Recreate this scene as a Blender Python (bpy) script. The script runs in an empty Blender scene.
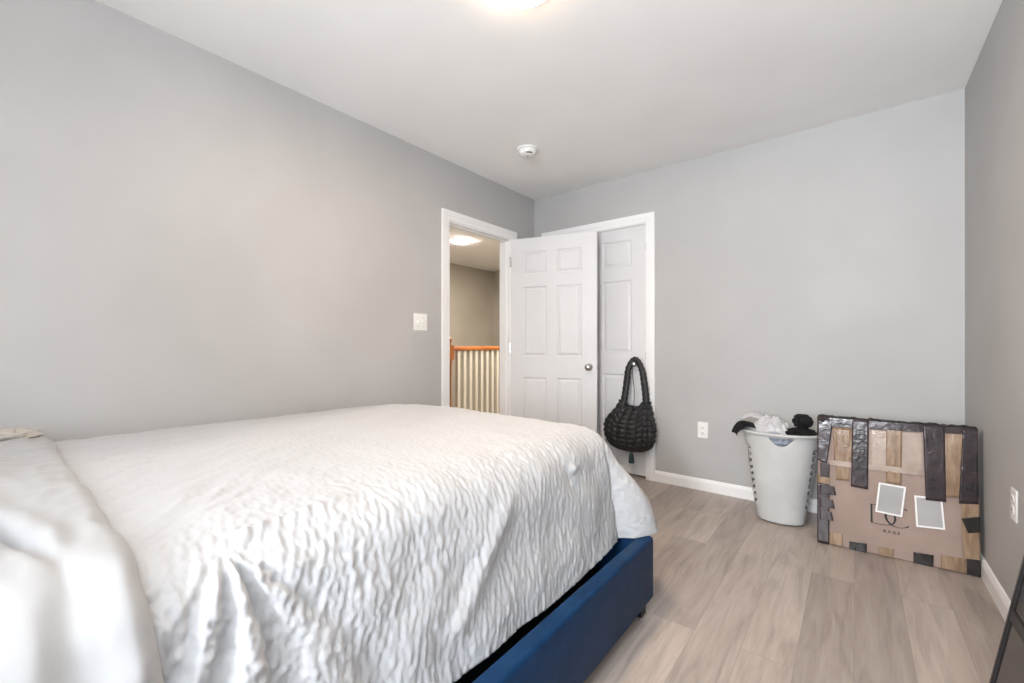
import bpy, bmesh, math, random
from mathutils import Vector, Matrix, noise

random.seed(7)
C = bpy.context.scene.collection
sc = bpy.context.scene
PI = math.pi

# ------------------------------------------------------------------ camera
cam_d = bpy.data.cameras.new('camera')
cam_d.sensor_width = 36.0
cam_d.lens = 15.13
cam_d.shift_y = 0.0044
cam_d.clip_start = 0.02
cam = bpy.data.objects.new('camera', cam_d)
cam.location = (0, 0, 1.054)
cam.rotation_euler = (PI/2, 0, math.radians(38.5))
C.objects.link(cam)
sc.camera = cam

# ------------------------------------------------------------------ world, exposure, lights
world = bpy.data.worlds.new('daylight_sky')
sc.world = world
world.use_nodes = True
bgn = world.node_tree.nodes['Background']
bgn.inputs['Color'].default_value = (0.75, 0.86, 1.0, 1)
bgn.inputs['Strength'].default_value = 1.0
sc.view_settings.view_transform = 'Standard'
sc.view_settings.look = 'None'
sc.view_settings.exposure = 0.18
sc.view_settings.gamma = 1.0
sc.view_settings.use_curve_mapping = False
LAMP = 130.0          # radiance of the ceiling disc
LAMP_COL = (1.0, 0.76, 0.53)
HALL_LAMP = 420.0
WINDOW_W = 242.0

ld = bpy.data.lights.new('window_daylight', 'AREA')
ld.shape = 'RECTANGLE'; ld.size = 1.05; ld.size_y = 1.15
ld.energy = WINDOW_W; ld.color = (0.90, 0.945, 1.0)
lo = bpy.data.objects.new('window_daylight', ld)
lo.location = (-0.20, -1.92, 1.42)
lo.rotation_euler = (PI/2+math.radians(24), 0, -math.radians(48))      # daylight thrown up and in through the window
C.objects.link(lo)

# ------------------------------------------------------------------ node helpers
def new_mat(name, col=(.8, .8, .8), rough=.5, metal=0.0, spec=.5):
    m = bpy.data.materials.new(name); m.use_nodes = True
    b = m.node_tree.nodes['Principled BSDF']
    b.inputs['Base Color'].default_value = (*col, 1)
    b.inputs['Roughness'].default_value = rough
    b.inputs['Metallic'].default_value = metal
    b.inputs['Specular IOR Level'].default_value = spec
    return m

def nn(m, t): return m.node_tree.nodes.new(t)
def lk(m, a, b): m.node_tree.links.new(a, b)
def bsdf(m): return m.node_tree.nodes['Principled BSDF']

def mottle(m, c1, c2, scale=8.0, detail=4.0, stretch=(1, 1, 1), bump=0.0, bscale=None, bdist=.002):
    tc = nn(m, 'ShaderNodeTexCoord'); mp = nn(m, 'ShaderNodeMapping')
    mp.inputs['Scale'].default_value = stretch
    lk(m, tc.outputs['Object'], mp.inputs['Vector'])
    n = nn(m, 'ShaderNodeTexNoise'); n.inputs['Scale'].default_value = scale; n.inputs['Detail'].default_value = detail
    lk(m, mp.outputs['Vector'], n.inputs['Vector'])
    r = nn(m, 'ShaderNodeValToRGB')
    r.color_ramp.elements[0].position = .35; r.color_ramp.elements[0].color = (*c1, 1)
    r.color_ramp.elements[1].position = .65; r.color_ramp.elements[1].color = (*c2, 1)
    lk(m, n.outputs['Fac'], r.inputs['Fac']); lk(m, r.outputs['Color'], bsdf(m).inputs['Base Color'])
    if bump:
        n2 = nn(m, 'ShaderNodeTexNoise'); n2.inputs['Scale'].default_value = bscale or scale*6; n2.inputs['Detail'].default_value = 3
        lk(m, mp.outputs['Vector'], n2.inputs['Vector'])
        bp = nn(m, 'ShaderNodeBump'); bp.inputs['Strength'].default_value = bump; bp.inputs['Distance'].default_value = bdist
        lk(m, n2.outputs['Fac'], bp.inputs['Height']); lk(m, bp.outputs['Normal'], bsdf(m).inputs['Normal'])
    return m

def paint(name, c, rough=.6, var=.015):
    m = new_mat(name, c, rough, 0, .3)
    return mottle(m, tuple(max(0, x - var) for x in c), tuple(x + var for x in c), 2.0, 2, bump=.08, bscale=220, bdist=.001)

M = {}
M['wall'] = paint('grey_wall_paint', (.455, .45, .445))
M['ceiling'] = paint('ceiling_paint', (.90, .895, .885), .8)
M['hall_wall'] = paint('taupe_hall_paint', (.37, .34, .29))
M['trim'] = new_mat('white_trim_paint', (.86, .86, .86), .35)
M['door'] = mottle(new_mat('white_door_paint', (.8, .8, .81), .38), (.69, .69, .70), (.72, .72, .73), 3, 2)
M['plastic_white'] = new_mat('white_plastic', (.84, .84, .82), .35)
M['slot'] = new_mat('dark_slot', (.03, .03, .03), .6)
M['chrome'] = mottle(new_mat('brushed_nickel', (.55, .54, .52), .22, 1.0), (.5, .49, .47), (.6, .59, .57), 30, 2)
M['glossblack'] = new_mat('gloss_black_glass', (.022, .018, .018), .10)
M['frameblack'] = new_mat('black_frame', (.008, .008, .009), .4)
M['wood_orange'] = mottle(new_mat('orange_oak', (.38, .13, .03), .3), (.20, .058, .012), (.32, .11, .026), 6, 5, (8, 1, 1))
M['white_wood'] = new_mat('cream_painted_wood', (.62, .585, .51), .4)

def lamp_mat(name, strength, col):
    m = bpy.data.materials.new(name); m.use_nodes = True
    nt = m.node_tree; nt.nodes.clear()
    e = nt.nodes.new('ShaderNodeEmission'); o = nt.nodes.new('ShaderNodeOutputMaterial')
    e.inputs['Color'].default_value = (*col, 1); e.inputs['Strength'].default_value = strength
    nt.links.new(e.outputs[0], o.inputs['Surface'])
    return m
M['lamp'] = lamp_mat('led_diffuser', LAMP, LAMP_COL)
M['lamp_hall'] = lamp_mat('hall_led_diffuser', HALL_LAMP, (1, .91, .80))

# vinyl plank floor: planks run along Y
def floor_mat():
    m = new_mat('grey_brown_vinyl_plank', (.3, .27, .24), .34, 0, .45)
    tc = nn(m, 'ShaderNodeTexCoord'); mp = nn(m, 'ShaderNodeMapping')
    mp.inputs['Rotation'].default_value = (0, 0, PI/2)
    lk(m, tc.outputs['Object'], mp.inputs['Vector'])
    br = nn(m, 'ShaderNodeTexBrick')
    br.offset = .37; br.offset_frequency = 2
    br.inputs['Scale'].default_value = 1.0
    br.inputs['Brick Width'].default_value = 1.22
    br.inputs['Row Height'].default_value = .155
    br.inputs['Mortar Size'].default_value = .0007
    br.inputs['Mortar Smooth'].default_value = .3
    br.inputs['Bias'].default_value = 0
    br.inputs['Color1'].default_value = (0, 0, 0, 1); br.inputs['Color2'].default_value = (1, 1, 1, 1)
    br.inputs['Mortar'].default_value = (.5, .5, .5, 1)
    lk(m, mp.outputs['Vector'], br.inputs['Vector'])
    # grain: per-plank offset
    vm = nn(m, 'ShaderNodeVectorMath'); vm.operation = 'MULTIPLY_ADD'
    vm.inputs[1].default_value = (7.3, 3.1, 5.7)
    lk(m, br.outputs['Color'], vm.inputs[0]); lk(m, mp.outputs['Vector'], vm.inputs[2])
    mp2 = nn(m, 'ShaderNodeMapping'); mp2.inputs['Scale'].default_value = (1.1, 9, 1)
    lk(m, vm.outputs[0], mp2.inputs['Vector'])
    n1 = nn(m, 'ShaderNodeTexNoise'); n1.inputs['Scale'].default_value = 2.2; n1.inputs['Detail'].default_value = 7
    n1.inputs['Distortion'].default_value = .9; n1.inputs['Roughness'].default_value = .6
    lk(m, mp2.outputs['Vector'], n1.inputs['Vector'])
    mp3 = nn(m, 'ShaderNodeMapping'); mp3.inputs['Scale'].default_value = (3, 60, 1)
    lk(m, vm.outputs[0], mp3.inputs['Vector'])
    n2 = nn(m, 'ShaderNodeTexNoise'); n2.inputs['Scale'].default_value = 2.0; n2.inputs['Detail'].default_value = 4
    lk(m, mp3.outputs['Vector'], n2.inputs['Vector'])
    r = nn(m, 'ShaderNodeValToRGB'); e = r.color_ramp.elements
    e[0].position = .25; e[0].color = (.275, .232, .205, 1)
    e[1].position = .72; e[1].color = (.485, .425, .385, 1)
    k = e.new(.48); k.color = (.398, .343, .307, 1)
    lk(m, n1.outputs['Fac'], r.inputs['Fac'])
    hs = nn(m, 'ShaderNodeMix'); hs.data_type = 'RGBA'; hs.blend_type = 'MULTIPLY'; hs.inputs['Factor'].default_value = 1
    r2 = nn(m, 'ShaderNodeValToRGB')
    r2.color_ramp.elements[0].color = (.80, .79, .79, 1); r2.color_ramp.elements[1].color = (1.08, 1.07, 1.05, 1)
    lk(m, br.outputs['Color'], r2.inputs['Fac'])
    lk(m, r.outputs['Color'], hs.inputs['A']); lk(m, r2.outputs['Color'], hs.inputs['B'])
    h2 = nn(m, 'ShaderNodeMix'); h2.data_type = 'RGBA'; h2.blend_type = 'MULTIPLY'; h2.inputs['Factor'].default_value = 1
    r3 = nn(m, 'ShaderNodeValToRGB')
    r3.color_ramp.elements[0].position = .3; r3.color_ramp.elements[0].color = (.92, .915, .91, 1)
    r3.color_ramp.elements[1].position = .6; r3.color_ramp.elements[1].color = (1, 1, 1, 1)
    lk(m, n2.outputs['Fac'], r3.inputs['Fac'])
    lk(m, hs.outputs['Result'], h2.inputs['A']); lk(m, r3.outputs['Color'], h2.inputs['B'])
    h3 = nn(m, 'ShaderNodeMix'); h3.data_type = 'RGBA'; h3.blend_type = 'MIX'
    h3.inputs['B'].default_value = (.17, .14, .12, 1)
    ms = nn(m, 'ShaderNodeMath'); ms.operation = 'MULTIPLY'; ms.inputs[1].default_value = .7
    lk(m, br.outputs['Fac'], ms.inputs[0]); lk(m, ms.outputs[0], h3.inputs['Factor'])
    lk(m, h2.outputs['Result'], h3.inputs['A'])
    lk(m, h3.outputs['Result'], bsdf(m).inputs['Base Color'])
    bp = nn(m, 'ShaderNodeBump'); bp.inputs['Strength'].default_value = .12; bp.inputs['Distance'].default_value = .001
    lk(m, n2.outputs['Fac'], bp.inputs['Height']); lk(m, bp.outputs['Normal'], bsdf(m).inputs['Normal'])
    return m
M['floor'] = floor_mat()

# ------------------------------------------------------------------ mesh helpers
def obj(name, bm, mat, parent=None, smooth=False, bevel=0.0, mods=None):
    bmesh.ops.recalc_face_normals(bm, faces=bm.faces[:])
    return obj_raw(name, bm, mat, parent, smooth, bevel)

def obj_raw(name, bm, mat, parent=None, smooth=False, bevel=0.0):
    me = bpy.data.meshes.new(name)
    bm.to_mesh(me); bm.free()
    if smooth:
        for p in me.polygons: p.use_smooth = True
    for m in (mat if isinstance(mat, (list, tuple)) else [mat]): me.materials.append(m)
    o = bpy.data.objects.new(name, me); C.objects.link(o)
    if parent: o.parent = parent
    if bevel:
        b = o.modifiers.new('bevel', 'BEVEL'); b.width = bevel; b.segments = 2; b.limit_method = 'ANGLE'
        b.angle_limit = math.radians(40)
        for p in me.polygons: p.use_smooth = True
        me.set_sharp_from_angle(angle=math.radians(40))
    return o

def tag(o, label, cat, group=None):
    o['label'] = label; o['category'] = cat
    if group: o['group'] = group
    return o

def thing(name, label, cat, loc=(0, 0, 0), rz=0.0, group=None):
    o = bpy.data.objects.new(name, None); C.objects.link(o)
    o.empty_display_size = .1
    o.location = loc; o.rotation_euler = (0, 0, rz)
    return tag(o, label, cat, group)

def struct(o):
    o['kind'] = 'structure'; return o

def bx(bm, x0, x1, y0, y1, z0, z1):
    vs = [bm.verts.new((x, y, z)) for z in (z0, z1) for y in (y0, y1) for x in (x0, x1)]
    for f in ((0, 2, 3, 1), (4, 5, 7, 6), (0, 1, 5, 4), (2, 6, 7, 3), (0, 4, 6, 2), (1, 3, 7, 5)):
        bm.faces.new([vs[i] for i in f])
    return bm

def box(*a): return bx(bmesh.new(), *a)

def lathe(prof, seg=32, axis='Z', cap=True):
    """prof: list of (r, h); revolved around the axis."""
    bm = bmesh.new(); rings = []
    for r, h in prof:
        ring = []
        for k in range(seg):
            t = 2*PI*k/seg; a, b = r*math.cos(t), r*math.sin(t)
            ring.append(bm.verts.new({'Z': (a, b, h), 'Y': (a, h, b), 'X': (h, a, b)}[axis]))
        rings.append(ring)
    for p, q in zip(rings, rings[1:]):
        for k in range(seg):
            bm.faces.new((p[k], p[(k+1) % seg], q[(k+1) % seg], q[k]))
    if cap:
        for ring in (rings[0], rings[-1]): bm.faces.new(ring)
    return bm

def tube(pts, rad, seg=8, bm=None, closed=False, flat=1.0):
    bm = bm or bmesh.new(); pts = [Vector(p) for p in pts]; rings = []
    n = len(pts)
    for i, p in enumerate(pts):
        t = (pts[min(i+1, n-1)] - pts[max(i-1, 0)]).normalized()
        up = Vector((0, 1, 0)) if abs(t.y) < .9 else Vector((1, 0, 0))
        a = t.cross(up).normalized(); b = a.cross(t)
        r = rad(i/(n-1)) if callable(rad) else rad
        rings.append([bm.verts.new(p + a*math.cos(2*PI*k/seg)*r + b*math.sin(2*PI*k/seg)*r*flat) for k in range(seg)])
    for p, q in zip(rings, rings[1:]):
        for k in range(seg): bm.faces.new((p[k], p[(k+1) % seg], q[(k+1) % seg], q[k]))
    bm.faces.new(rings[0]); bm.faces.new(rings[-1])
    return bm

def prism(poly, y0, y1, bm=None):
    """polygon given in (x, z), extruded in y."""
    bm = bm or bmesh.new()
    a = [bm.verts.new((x, y0, z)) for x, z in poly]; b = [bm.verts.new((x, y1, z)) for x, z in poly]
    bm.faces.new(a); bm.faces.new(b[::-1]); n = len(a)
    for i in range(n): bm.faces.new((a[i], b[i], b[(i+1) % n], a[(i+1) % n]))
    return bm

def wall_with_holes(us, vs, holes, place, thick):
    """grid of cells us x vs less the cells whose centre lies in a hole; place(u, v, t) -> xyz."""
    bm = bmesh.new()
    def solid(i, j):
        if not (0 <= i < len(us)-1 and 0 <= j < len(vs)-1): return False
        cu, cv = (us[i]+us[i+1])/2, (vs[j]+vs[j+1])/2
        return not any(h[0] < cu < h[1] and h[2] < cv < h[3] for h in holes)
    vv = {}
    def V(i, j, t):
        if (i, j, t) not in vv: vv[(i, j, t)] = bm.verts.new(place(us[i], vs[j], t*thick))
        return vv[(i, j, t)]
    for i in range(len(us)-1):
        for j in range(len(vs)-1):
            if not solid(i, j): continue
            for t in (0, 1): bm.faces.new((V(i, j, t), V(i+1, j, t), V(i+1, j+1, t), V(i, j+1, t)))
            for (di, dj, a, b) in ((-1, 0, (i, j), (i, j+1)), (1, 0, (i+1, j), (i+1, j+1)), (0, -1, (i, j), (i+1, j)), (0, 1, (i, j+1), (i+1, j+1))):
                if not solid(i+di, j+dj):
                    bm.faces.new((V(*a, 0), V(*b, 0), V(*b, 1), V(*a, 1)))
    return bm

def fbm(v, o=3):
    s = 0; a = 1
    for k in range(o):
        s += a*noise.noise(Vector(v)*(2**k)); a *= .5
    return s
def sm(a, b, x):
    t = max(0, min(1, (x-a)/(b-a))) if a != b else float(x > a)
    return t*t*(3-2*t)

# ------------------------------------------------------------------ the room shell
XL, XR, YB, YN, H = -2.38, 0.4655, 3.33, -1.70, 2.44
T = .12
DY0, DY1, DH = 2.225, 2.975, 2.0            # bedroom doorway in the left wall
CX0, CX1, CH = -2.215, -1.285, 2.035        # closet opening in the back wall
WX0, WX1, WZ0, WZ1 = -0.78, 0.42, 0.80, 2.05   # window in the wall behind

bm = bmesh.new(); bx(bm, XL-T, XR+T, YN-T, YB+T+.6, -.12, 0)
struct(obj('floor', bm, M['floor']))
bm = bmesh.new(); bx(bm, XL-T, XR+T, YN-T, YB+T, H, H+.1)
struct(obj('ceiling', bm, M['ceiling']))
bm = wall_with_holes([YN-T, DY0, DY1, YB+T], [0, DH, H], [(DY0, DY1, 0, DH)], lambda u, v, t: (XL-t, u, v), T)
struct(obj('wall_left', bm, M['wall']))
bm = wall_with_holes([XL, CX0, CX1, XR+T], [0, CH, H], [(CX0, CX1, 0, CH)], lambda u, v, t: (u, YB+t, v), T)
struct(obj('wall_back', bm, M['wall']))
struct(obj('wall_right', box(XR, XR+T, YN-T, YB, 0, H), M['wall']))
bm = wall_with_holes([XL, WX0, WX1, XR], [0, WZ0, WZ1, H], [(WX0, WX1, WZ0, WZ1)], lambda u, v, t: (u, YN-t, v), T)
struct(obj('wall_near', bm, M['wall']))

# window behind the camera: frame, sashes
w = struct(obj('window_1', (lambda b: (bx(b, WX0, WX0+.05, YN-.10, YN-.02, WZ0, WZ1), bx(b, WX1-.05, WX1, YN-.10, YN-.02, WZ0, WZ1),
     bx(b, WX0+.05, WX1-.05, YN-.10, YN-.02, WZ0, WZ0+.05), bx(b, WX0+.05, WX1-.05, YN-.10, YN-.02, WZ1-.05, WZ1),
     bx(b, WX0+.05, WX1-.05, YN-.08, YN-.04, 1.48, 1.52)) and b)(bmesh.new()), M['trim']))
obj('window_casing', (lambda b: (bx(b, WX0-.07, WX0, YN, YN+.018, WZ0-.07, WZ1+.07), bx(b, WX1, WX1+.07, YN, YN+.018, WZ0-.07, WZ1+.07),
     bx(b, WX0, WX1, YN, YN+.018, WZ1, WZ1+.07), bx(b, WX0, WX1, YN, YN+.018, WZ0-.07, WZ0)) and b)(bmesh.new()), M['trim'], w)

# baseboards (profiled: flat board, eased top)
def baseboard(name, p, q, nrm):
    """along p -> q on the wall, nrm points into the room."""
    bm = bmesh.new(); prof = [(0, 0), (.014, 0), (.014, .062), (.010, .074), (.006, .082), (0, .084)]
    p, q, nrm = Vector((*p, 0)), Vector((*q, 0)), Vector((*nrm, 0))
    a = [bm.verts.new(p + nrm*d + Vector((0, 0, z))) for d, z in prof]
    b = [bm.verts.new(q + nrm*d + Vector((0, 0, z))) for d, z in prof]
    for i in range(len(prof)-1): bm.faces.new((a[i], b[i], b[i+1], a[i+1]))
    bm.faces.new(a); bm.faces.new(b)
    return struct(obj(name, bm, M['trim']))
CW = .068
baseboard('baseboard_back', (CX1+CW, YB), (XR, YB), (0, -1))
baseboard('baseboard_right', (XR, YN), (XR, YB-.014), (-1, 0))
baseboard('baseboard_left', (XL, YN), (XL, DY0-CW), (1, 0))

# door casings: mitred flat trim with a stepped outer edge
def casing(name, u0, u1, h, place, d=.018):
    bm = bmesh.new()
    def seg(inner, outer, dd0, dd1):
        # frame of three sides between inset 'inner' and 'outer' distances from the opening
        for (a, b) in (((u0-inner, 0), (u0-inner, h+inner)), ((u0-inner, h+inner), (u1+inner, h+inner)), ((u1+inner, h+inner), (u1+inner, 0))):
            def ext(p, o):
                x = u0-o if p[0] < (u0+u1)/2 else u1+o
                z = 0 if p[1] == 0 else h+o
                return (x, z)
            pts = [a, b, ext(b, outer), ext(a, outer)]
            f = [bm.verts.new(place(x, z, dd)) for (x, z), dd in zip(pts, (dd0, dd0, dd1, dd1))]
            k = [bm.verts.new(place(x, z, 0)) for x, z in pts]
            bm.faces.new(f); bm.faces.new(k)
            for i in range(4): bm.faces.new((f[i], k[i], k[(i+1) % 4], f[(i+1) % 4]))
    seg(-.004, .030, d*.6, d*.8); seg(.030, CW, d, d)
    return struct(obj(name, bm, M['trim']))
casing('trim_1', DY0, DY1, DH, lambda u, v, t: (XL+t, u, v))
casing('trim_2', CX0, CX1, CH, lambda u, v, t: (u, YB-t, v))
# jambs lining the doorway, with the stop
bm = bmesh.new()
bx(bm, XL-T, XL, DY0, DY0+.012, 0, DH-.012); bx(bm, XL-T, XL, DY1-.012, DY1, 0, DH-.012); bx(bm, XL-T, XL, DY0, DY1, DH-.012, DH)
bx(bm, XL-.075, XL-.04, DY0+.012, DY0+.022, 0, DH-.022); bx(bm, XL-.075, XL-.04, DY1-.022, DY1-.012, 0, DH-.022)
bx(bm, XL-.075, XL-.04, DY0+.012, DY1-.012, DH-.022, DH-.012)
struct(obj('trim_3', bm, M['trim']))
# closet lining and interior
bm = bmesh.new()
bx(bm, CX0, CX0+.010, YB, YB+T, 0, CH); bx(bm, CX1-.010, CX1, YB, YB+T, 0, CH); bx(bm, CX0+.01, CX1-.01, YB, YB+T, CH-.010, CH)
struct(obj('trim_4', bm, M['trim']))
bm = bmesh.new(); bx(bm, XL, -1.0, YB+T+.5, YB+T+.56, 0, H); bx(bm, XL-.06, XL, YB+T, YB+T+.5, 0, H); bx(bm, -1.0, -.94, YB+T, YB+T+.5, 0, H); bx(bm, XL-.06, -.94, YB+T, YB+T+.56, H, H+.05)
struct(obj('wall_closet', bm, M['wall']))

# six-panel doors
def panel_door(w, h, th, xcuts, zcuts, panels):
    """front face at y=0 (towards -y), back at y=th; x from 0 to w."""
    bm = bmesh.new()
    for side in (0, 1):
        y = 0 if side == 0 else th
        g = [[bm.verts.new((x, y, z)) for z in zcuts] for x in xcuts]
        pf = []
        for i in range(len(xcuts)-1):
            for j in range(len(zcuts)-1):
                q = [g[i][j], g[i+1][j], g[i+1][j+1], g[i][j+1]]
                if side: q.reverse()
                f = bm.faces.new(q)
                if (i, j) in panels: pf.append(f)
        bm.normal_update()
        bmesh.ops.inset_individual(bm, faces=pf, thickness=.012, depth=-.009)
        bmesh.ops.inset_individual(bm, faces=pf, thickness=.010, depth=0)
        bmesh.ops.inset_individual(bm, faces=pf, thickness=.022, depth=.008)
        n = len(xcuts); mz = len(zcuts)
        if side == 0: g0 = g
    def strip(a, b):
        for k in range(len(a)-1): bm.faces.new((a[k], a[k+1], b[k+1], b[k]))
    strip(g0[0], g[0]); strip(g0[-1], g[-1])
    strip([c[0] for c in g0], [c[0] for c in g]); strip([c[-1] for c in g0], [c[-1] for c in g])
    return bm

DW, DT = .754, .035
hd = DH-.018
zc = [0, .22, .775, .955, 1.56, 1.668, 1.865, hd]
xc = [0, .112, .325, .417, .63, DW]
pn = {(i, j) for i in (1, 3) for j in (1, 3, 5)}
d1 = struct(obj('door_1', panel_door(DW, hd, DT, xc, zc, pn), M['door']))
ang = math.radians(16.3)
d1.location = (XL+.014, DY1-.012, .008)
d1.rotation_euler = (0, 0, ang)
# knob on both faces
kp = [(.026, 0), (.030, .004), (.026, .008), (.011, .012), (.010, .030), (.018, .036), (.0265, .046), (.0275, .056), (.023, .066), (.010, .071)]
for sgn, y in ((-1, 0), (1, DT)):
    k = obj('door_knob', lathe([(r, sgn*h) for r, h in kp], 24, 'Y'), M['chrome'], d1, smooth=True)
    k.location = (DW-.062, y, .872)
    k['label'] = 'brushed nickel round door knob'
obj('latch_plate', box(DW, DW+.0015, .007, .028, .845, .90), M['chrome'], d1)
for z in (.22, .98, 1.74):
    hb = box(-.003, .001, -.001, .030, z, z+.09)
    bmesh.ops.create_cone(hb, cap_ends=True, segments=12, radius1=.0065, radius2=.0065, depth=.092, matrix=Matrix.Translation((-.008, -.004, z+.045)))
    obj('hinge', hb, M['chrome'], d1)

# closet bifold: two leaves, each one column of panels
CWL = (CX1-CX0-.02-.012)/2
hc = CH-.018
zc2 = [0, .20, .81, .985, 1.585, 1.70, 1.915, hc]
xc2 = [0, .072, CWL-.120, CWL]
for k in range(2):
    d = struct(obj('door_%d' % (2+k), panel_door(CWL, hc, .034, xc2, zc2, {(1, 1), (1, 3), (1, 5)}), M['door']))
    d.location = (CX0+.012+k*(CWL+.004), YB+.022, .012)
    if k:
        closet_knob = obj('closet_knob', lathe([(.010, 0), (.009, -.050), (.016, -.056), (.0215, -.063), (.0215, -.072), (.015, -.079), (.004, -.081)], 24, 'Y'), M['chrome'], d, smooth=True)
        closet_knob.location = (-1.375-d.location.x, 0, .897)
        for z in (.25, .93, 1.80):
            obj('hinge', box(CWL-.003, CWL+.004, -.004, .004, z, z+.06), M['chrome'], d)

# ------------------------------------------------------------------ the landing beyond the doorway
HX, HY0, HY1 = -5.28, .9, 6.07
RX = -3.60
struct(obj('floor_hall', box(RX-.08, XL-T, HY0, HY1, -.25, 0), M['floor']))
struct(obj('floor_stairwell', box(HX, RX-.08, HY0, HY1, -2.6, -2.5), M['floor']))
struct(obj('ceiling_hall', box(HX-.1, XL-T, HY0-.1, HY1+.1, H, H+.1), M['ceiling']))
struct(obj('wall_hall_far', box(HX-.1, HX, HY0, HY1, -2.6, H), M['hall_wall']))
struct(obj('wall_hall_end', box(HX-.1, XL-T, HY1, HY1+.1, -2.6, H), M['hall_wall']))
struct(obj('wall_hall_near', box(HX-.1, XL-T, HY0-.1, HY0, -2.6, H), M['hall_wall']))
struct(obj('wall_hall_side', box(XL-T-.004, XL-T, YB+T, HY1, 0, H), M['hall_wall']))
struct(obj('wall_stairwell', box(RX-.08, RX-.07, HY0, HY1, -2.5, -.25), M['hall_wall']))

rl = thing('stair_railing', 'orange oak handrail with cream balusters on the landing beyond the open doorway', 'railing', (RX, 3.39, 0))
hr = bmesh.new(); L = 1.75
prof = [(-.030, 1.000), (.030, 1.000), (.032, 1.018), (.026, 1.040), (.012, 1.052), (-.012, 1.052), (-.026, 1.040), (-.032, 1.018)]
a = [hr.verts.new((x, .03, z)) for x, z in prof]; b = [hr.verts.new((x, L, z)) for x, z in prof]
hr.faces.new(a); hr.faces.new(b)
for i in range(8): hr.faces.new((a[i], b[i], b[(i+1) % 8], a[(i+1) % 8]))
obj('handrail', hr, M['wood_orange'], rl, bevel=.004)
obj('bottom_rail', box(-.03, .03, .0, L, 0, .03), M['wood_orange'], rl)
nb = lathe([(.028, .30), (.030, .32), (.020, .36), (.017, .60), (.021, .82), (.029, .88), (.022, .90)], 20)
bx(nb, -.036, .036, -.036, .036, 0, .31); bx(nb, -.036, .036, -.036, .036, .90, 1.06)
nl = lathe([(.030, 1.06), (.016, 1.075), (.014, 1.09), (.024, 1.105), (.026, 1.125), (.018, 1.145), (.005, 1.155)], 20)
np_ = obj('newel_post', nb, M['wood_orange'], rl, smooth=False)
obj('finial', nl, M['wood_orange'], np_, smooth=True)
bal = None
for k in range(16):
    y = .126 - .0 + .099*k
    if y > L-.05: break
    if bal is None:
        bal = obj('baluster', box(-.021, .021, -.021, .021, .03, 1.0), M['white_wood'], rl, bevel=.003)
        bal['label'] = 'cream square baluster'
        o = bal
    else:
        o = bal.copy(); C.objects.link(o)
    o.location = (0, y, 0)

# ------------------------------------------------------------------ ceiling fittings
def ceiling_lamp(label, loc, lm):
    t = thing('ceiling_light', label, 'light', loc, group='round flush ceiling lights')
    obj('trim_ring', lathe([(.136, 0), (.137, -.006), (.136, -.012), (.134, -.014), (.132, -.014), (.132, -.004)], 48), M['plastic_white'], t, smooth=True)
    obj('diffuser', lathe([(.1315, -.006), (.1315, -.0165), (.124, -.0195), (.08, -.0215), (.01, -.0222)], 48), lm, t, smooth=True)
    return t
ceiling_lamp('round white flush ceiling light glowing above the bed', (-.980, 1.285, H), M['lamp'])
h1 = ceiling_lamp('small round flush ceiling light glowing over the stairwell, seen through the doorway', (-4.06, 4.02, H), M['lamp_hall'])
h1.scale = (.82, .82, 1)
ceiling_lamp('added round flush light above the landing floor, unseen behind the open door', (-3.02, 4.15, H), M['lamp_hall'])  # added fixture, out of view, brightens the balusters and landing

t = thing('smoke_detector', 'small round white smoke detector on the ceiling near the corner', 'smoke detector', (-1.80, 2.44, H))
obj('base_plate', lathe([(.075, 0), (.075, -.010), (.070, -.013)], 40), M['plastic_white'], t, smooth=True)
obj('housing', lathe([(.062, -.013), (.062, -.018), (.058, -.036), (.046, -.046), (.01, -.048)], 40), M['plastic_white'], t, smooth=True)
obj('vent_slot', (lambda b: ([bx(b, .050*math.cos(q)-.005, .050*math.cos(q)+.005, .050*math.sin(q)-.004, .050*math.sin(q)+.004, -.0455, -.0395) for q in [-1.05+.16*i for i in range(5)]] and b))(bmesh.new()), M['slot'], t)
lb = lathe([(.006, -.0485), (.006, -.050)], 12)
obj('test_button', lb, M['slot'], t)

# ------------------------------------------------------------------ switch and outlets
t = thing('light_switch', 'white double light switch on the left wall beside the doorway', 'light switch', (XL, 1.958, 1.222), PI/2)
# local frame: x along the wall (-> +Y world), y into the wall (-> -X world)
obj('wall_plate', box(-.059, .059, -.006, 0, -.060, .060), M['plastic_white'], t, bevel=.003)
for s, tilt in ((-1, 1), (1, -1)):
    tg = obj('toggle', prism([(-.005, -.012), (.005, -.012), (.005, .012), (-.005, .012)], -.015, -.004), M['plastic_white'], t, bevel=.001)
    tg.location = (s*.023, 0, 0); tg.rotation_euler = (.35*tilt, 0, 0)
    for zz in (-.030, .030):
        sc_ = obj('screw', lathe([(.003, -.0062), (.003, -.0070)], 10, 'Y'), M['chrome'], t); sc_.location = (s*.023, 0, zz)

def outlet(label, loc, rz):
    t = thing('wall_outlet', label, 'outlet', loc, rz, 'duplex wall outlets')
    obj('cover_plate', box(-.036, .036, -.006, 0, -.059, .059), M['plastic_white'], t, bevel=.003)
    for z in (-.021, .021):
        rc = obj('receptacle', lathe([(.0165, -.004), (.0165, -.0075), (.015, -.0082)], 24, 'Y'), M['plastic_white'], t, smooth=True)
        rc.location = (0, 0, z)
        sb = bmesh.new(); bx(sb, -.0072, -.0048, -.0086, -.0060, -.001, .008); bx(sb, .0048, .0072, -.0086, -.0060, 0, .007)
        bx(sb, -.0022, .0022, -.0086, -.0060, -.010, -.0058)
        obj('slot', sb, M['slot'], rc)
    return t
outlet('white wall outlet on the back wall between the closet and the laundry basket', (-.866, YB, .440), 0)
outlet('white wall outlet low on the right wall above the leaning black panel', (XR, 2.40, .467), -PI/2)

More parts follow.
